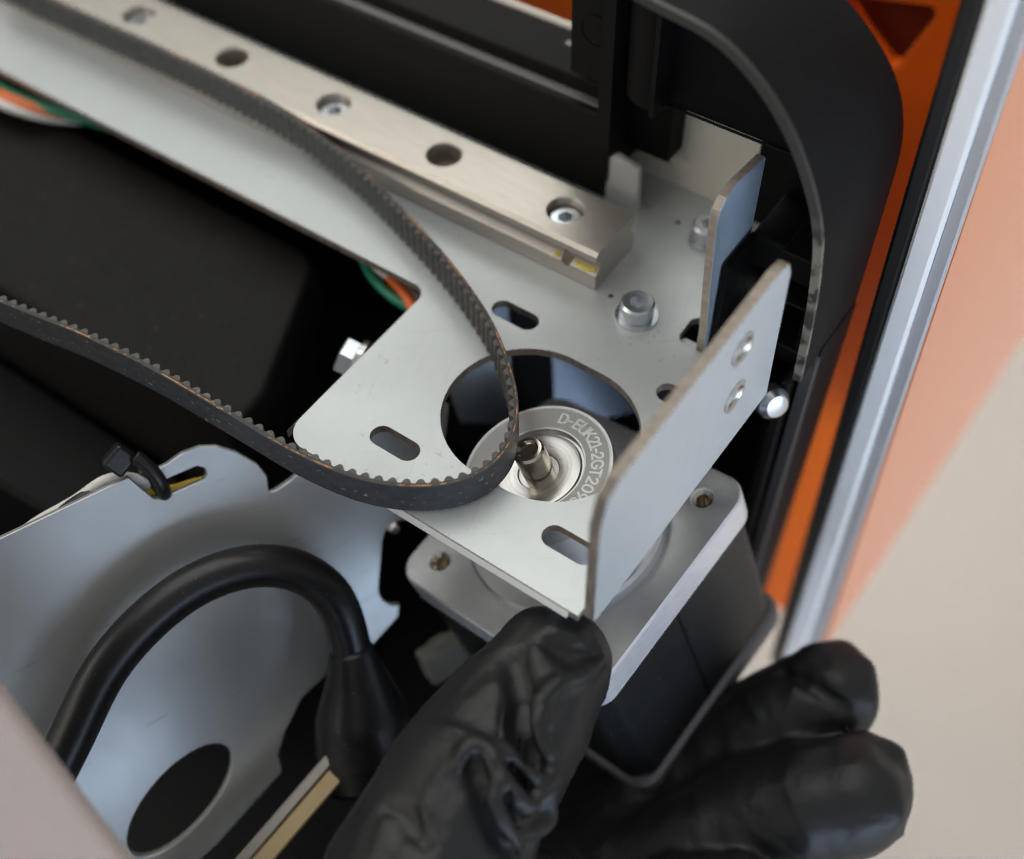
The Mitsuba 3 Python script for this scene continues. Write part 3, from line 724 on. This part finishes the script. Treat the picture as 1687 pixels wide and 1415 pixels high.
# ---------------------------------------------------------------- gloved hand
def surface_nets(f, origin, h):
    """triangle mesh of f = 0 from samples f on a grid"""
    nx, ny, nz = f.shape
    ins = f < 0
    cnt = np.zeros((nx - 1, ny - 1, nz - 1))
    acc = np.zeros((nx - 1, ny - 1, nz - 1, 3))
    cn = [(a, b, c) for a in (0, 1) for b in (0, 1) for c in (0, 1)]
    sl = lambda o: f[o[0]:nx - 1 + o[0], o[1]:ny - 1 + o[1], o[2]:nz - 1 + o[2]]
    for i, a in enumerate(cn):
        for b in cn[i + 1:]:
            if sum(abs(p - q) for p, q in zip(a, b)) != 1:
                continue
            fa, fb = sl(a), sl(b)
            cr = (fa < 0) != (fb < 0)
            t = np.where(cr, fa / np.where(cr, fa - fb, 1), 0)
            cnt += cr
            for d in range(3):
                acc[..., d] += np.where(cr, a[d] + t * (b[d] - a[d]), 0)
    on = cnt > 0
    idx = -np.ones(on.shape, int)
    idx[on] = np.arange(on.sum())
    base = np.argwhere(on)
    V = (base + acc[on] / cnt[on][:, None]) * h + origin
    F = []
    for ax in range(3):
        o = [0, 0, 0]
        o[ax] = 1
        a = ins[:nx - o[0], :ny - o[1], :nz - o[2]]
        b = ins[o[0]:, o[1]:, o[2]:]
        e = np.argwhere(a != b)
        u, v = (ax + 1) % 3, (ax + 2) % 3
        ok = (e[:, u] > 0) & (e[:, v] > 0) & (e[:, u] < f.shape[u] - 1) & (e[:, v] < f.shape[v] - 1)
        e = e[ok]
        sgn = a[tuple(e.T)]
        q = []
        for du, dv in ((1, 1), (0, 1), (0, 0), (1, 0)):
            p = e.copy()
            p[:, u] -= du
            p[:, v] -= dv
            q.append(idx[tuple(p.T)])
        q = np.stack(q, 1)
        q = np.where(sgn[:, None], q, q[:, ::-1])
        F += [q[:, [0, 1, 2]], q[:, [0, 2, 3]]]
    return trimesh.Trimesh(V, np.vstack(F), process=False)


def capsules(X, chain):
    d = np.full(X.shape[:-1], 1e9)
    for a, b in zip(chain[:-1], chain[1:]):
        a, b = np.array(a, float), np.array(b, float)
        ab = b[:3] - a[:3]
        t = np.clip(((X - a[:3]) @ ab) / (ab @ ab), 0, 1)
        d = np.minimum(d, np.linalg.norm(X - a[:3] - t[..., None] * ab, axis=-1) - (a[3] + (b[3] - a[3]) * t))
    return d


def smin(a, b, k):
    h = np.clip(0.5 + 0.5 * (b - a) / k, 0, 1)
    return b + (a - b) * h - k * h * (1 - h)


def hand():
    h = 0.6
    lo, hi = np.array([-8.0, -92, -92]), np.array([78.0, 24, 4])
    n = ((hi - lo) / (4 * h)).astype(int)
    coarse = hand_field(np.stack(np.meshgrid(*[lo[i] + 4 * h * np.arange(n[i]) for i in range(3)], indexing='ij'), -1), False)
    fine = np.repeat(np.repeat(np.repeat(coarse, 4, 0), 4, 1), 4, 2)
    sel = np.argwhere(np.abs(fine) < 9.5)
    d = np.where(fine > 0, 5.0, -5.0)
    d[tuple(sel.T)] = hand_field(sel * h + lo, True)
    g = surface_nets(d, lo, h)
    g = max(g.split(only_watertight=False), key=lambda p: len(p.faces))
    return trimesh.smoothing.filter_taubin(g, 0.5, 0.52, 5)


def hand_field(X, detail):
    thumb = capsules(X, [(20.6, -27.9, -11.2, 8.8), (20.6, -36.0, -12.3, 10.5), (21.2, -48.0, -12.2, 11.5), (23.1, -61.3, -16.1, 13), (30, -72, -30, 18)])
    fingers = [
        [(30, -36, -70, 11), (34, -19.1, -69.0, 9.0), (43.0, -4.0, -60.7, 9.6), (48.2, 4.4, -54.7, 9.3), (52.6, 11.0, -50.6, 8.3)],
        [(33, -48, -68, 11), (41.5, -30.1, -62.9, 9.6), (52.4, -13.2, -55.6, 10.2), (58.7, -8.0, -51.6, 10.2), (63.4, -4.6, -49.3, 9.5)],
        [(36, -58, -62, 11), (43.4, -46.0, -61.5, 10), (50.8, -34.5, -53.6, 9.2), (57.0, -30.0, -50.3, 8.6), (62.0, -29.5, -48.4, 8)],
        [(36, -66, -56, 12), (43.3, -53.7, -51.9, 10), (51.9, -46.9, -50.8, 8.6), (57.8, -43.3, -48.2, 7.4)]]
    d = thumb
    palm = capsules(X, [(31, -34, -71, 11), (35.5, -48, -68, 18), (34, -64, -52, 21), (36.3, -69, -58, 22)])
    palm = smin(palm, capsules(X, [(24, -60, -30, 11), (28, -46, -54, 10.5), (32, -33, -67, 8)]), 5.0)
    done = None
    for c in fingers:
        g = capsules(X, c)
        done = g if done is None else smin(done, g, 2.4)
    fd = smin(palm, done, 4.0)
    d = smin(d, fd, 5.0)
    if not detail:
        return d
    ridges = [
        [(27.5, -24.2, -6.6, 0.5), (26.8, -28.9, -4.2, 0.9), (25.3, -31.3, -2.9, 1.1), (24.9, -33.9, -2.2, 1.2), (24.8, -36.1, -1.9, 1.2), (25.9, -38.1, -2.2, 1.2), (27.5, -39.7, -3.0, 1.2), (28.9, -40.4, -4.2, 1.2), (30.3, -41.4, -5.7, 1.2), (30.6, -42.3, -6.0, 1.1)],
        [(30.6, -42.0, -6.1, 1.1), (30.0, -43.7, -4.7, 1.0), (28.3, -44.1, -2.9, 0.9), (25.9, -44.1, -1.4, 0.8), (23.7, -43.4, -0.7, 0.4)],
        [(32.8, -51.6, -7.8, 0.5), (30.8, -51.3, -4.8, 0.9), (28.9, -50.8, -2.9, 1.0), (27.3, -49.8, -1.8, 1.0), (26.8, -48.4, -1.4, 1.0), (27.2, -47.2, -1.6, 1.0), (28.3, -47.1, -2.4, 1.0), (29.6, -47.6, -3.5, 1.0), (30.5, -47.4, -4.6, 1.0), (30.7, -45.8, -5.3, 1.1), (30.6, -43.8, -5.5, 1.2), (30.7, -42.3, -6.2, 1.2)],
        [(47.8, 13.2, -46.1, 1.5), (51.5, 17.3, -47.3, 1.9), (55.5, 15.6, -46.1, 1.7), (58.2, 12.4, -46.699999999999996, 1.3), (59.8, 9.0, -50.8, 0.7)],
        [(55.0, -4.4, -44.4, 0.5), (58.6, 0.2, -43.9, 1.3), (62.2, 4.1, -45.8, 1.9), (66.6, 5.3, -47.1, 1.9), (69.5, 3.7, -49.4, 1.5), (69.6, -4.6, -43.9, 0.9)],
        [(21.8, -49.3, -0.2, 0.4), (21.1, -47.7, -0.1, 1.0), (21.2, -46.3, -0.3, 1.3), (22.2, -45.4, -0.4, 1.3), (23.9, -45.7, -0.6, 1.2), (25.4, -46.7, -1.0, 1.1), (27.0, -47.3, -1.6, 1.0)],
        [(30.9, -42.6, -6.8, 1.2), (31.8, -44.3, -8.1, 1.4), (32.5, -46.0, -10.2, 1.4), (32.3, -48.5, -7.9, 1.2), (31.9, -50.0, -6.7, 0.8)],
        [(13.8, -46.4, -3.3, 0.4), (18.1, -46.0, -1.0, 0.7), (20.3, -45.1, -0.7, 0.5)]]
    valleys = [
        [(18.8, -33.2, -2.3, 1.6), (22.4, -36.6, -1.9, 2.4), (25.3, -39.9, -2.4, 2.6), (27.7, -41.8, -3.6, 2.2), (29.2, -42.3, -4.9, 1.4)],
        [(22.8, -47.5, -0.9, 1.2), (25.0, -49.0, -1.5, 1.7), (27.0, -50.4, -2.6, 1.6), (29.2, -51.5, -4.2, 1.6), (31.5, -52.4, -6.6, 1.4)],
        [(26.0, -44.9, -1.7, 0.9), (28.3, -45.5, -2.9, 1.3), (29.9, -45.0, -4.6, 1.0)],
        [(16.7, -57.5, -3.8, 0.6), (19.9, -57.5, -2.7, 1.2), (23.4, -58.6, -2.7, 0.8)],
        [(20.6, -28.6, -2.6, 0.6), (23.5, -27.9, -3.1, 1.2), (25.8, -25.4, -4.7, 0.8)],
        [(45.0, 8.1, -46.8, 0.5), (50.0, 7.1, -43.6, 0.9), (55.8, 6.9, -44.2, 0.7)],
        [(27, -36, -48, 0.8), (31, -40, -44, 1.3), (36, -42, -46, 0.9)]]
    for c in valleys:
        d = -smin(-d, capsules(X, c), 2.0)
    for c in ridges:
        d = smin(d, capsules(X, c), 1.1 if c[0][0] < 35 else 3.5)
    ax = np.array([0.55, 0.68, 0.48]) / np.linalg.norm([0.55, 0.68, 0.48])      # the fingers' direction: film wrinkles run across it
    t = X @ ax
    side = X - t[..., None] * ax
    far = np.clip((X[..., 0] - 34) / 8, 0, 1)
    wf = np.stack([t * 0.20, *(side[..., i] * 0.09 for i in (0, 2))], -1) + meshkit.fbm(X * 0.07, 2, 5)[..., None] * 1.4
    wt = X * np.array([0.20, 0.055, 0.20]) + meshkit.fbm(X * 0.05, 2, 9)[..., None] * 1.2
    rf = np.abs(meshkit.fbm(wf, 2, 3) - 0.5)
    rt = np.abs(meshkit.fbm(wt, 2, 13) - 0.5)
    fine = np.abs(meshkit.noise(X * np.array([0.5, 0.25, 0.5]) + 4 * rt[..., None], 21) - 0.5)
    return d + far * (1.15 * np.sqrt(rf + 0.03) - 0.4) + (1 - far) * (1.3 * np.sqrt(rt + 0.006) - 0.35) + 0.16 * fine


k = thing('gloved_hand', 'hand in a wrinkled black rubber glove gripping the motor from below', 'hand')
put('glove', hand(), 'nitrile', k, smooth=True)
put('sleeve', tube([(36, -82, -62), (42, -110, -62), (52, -170, -66), (70, -290, -80), (90, -420, -100)], [24, 30, 36, 40, 44], 28), 'sleeve_cloth', k, smooth=True)
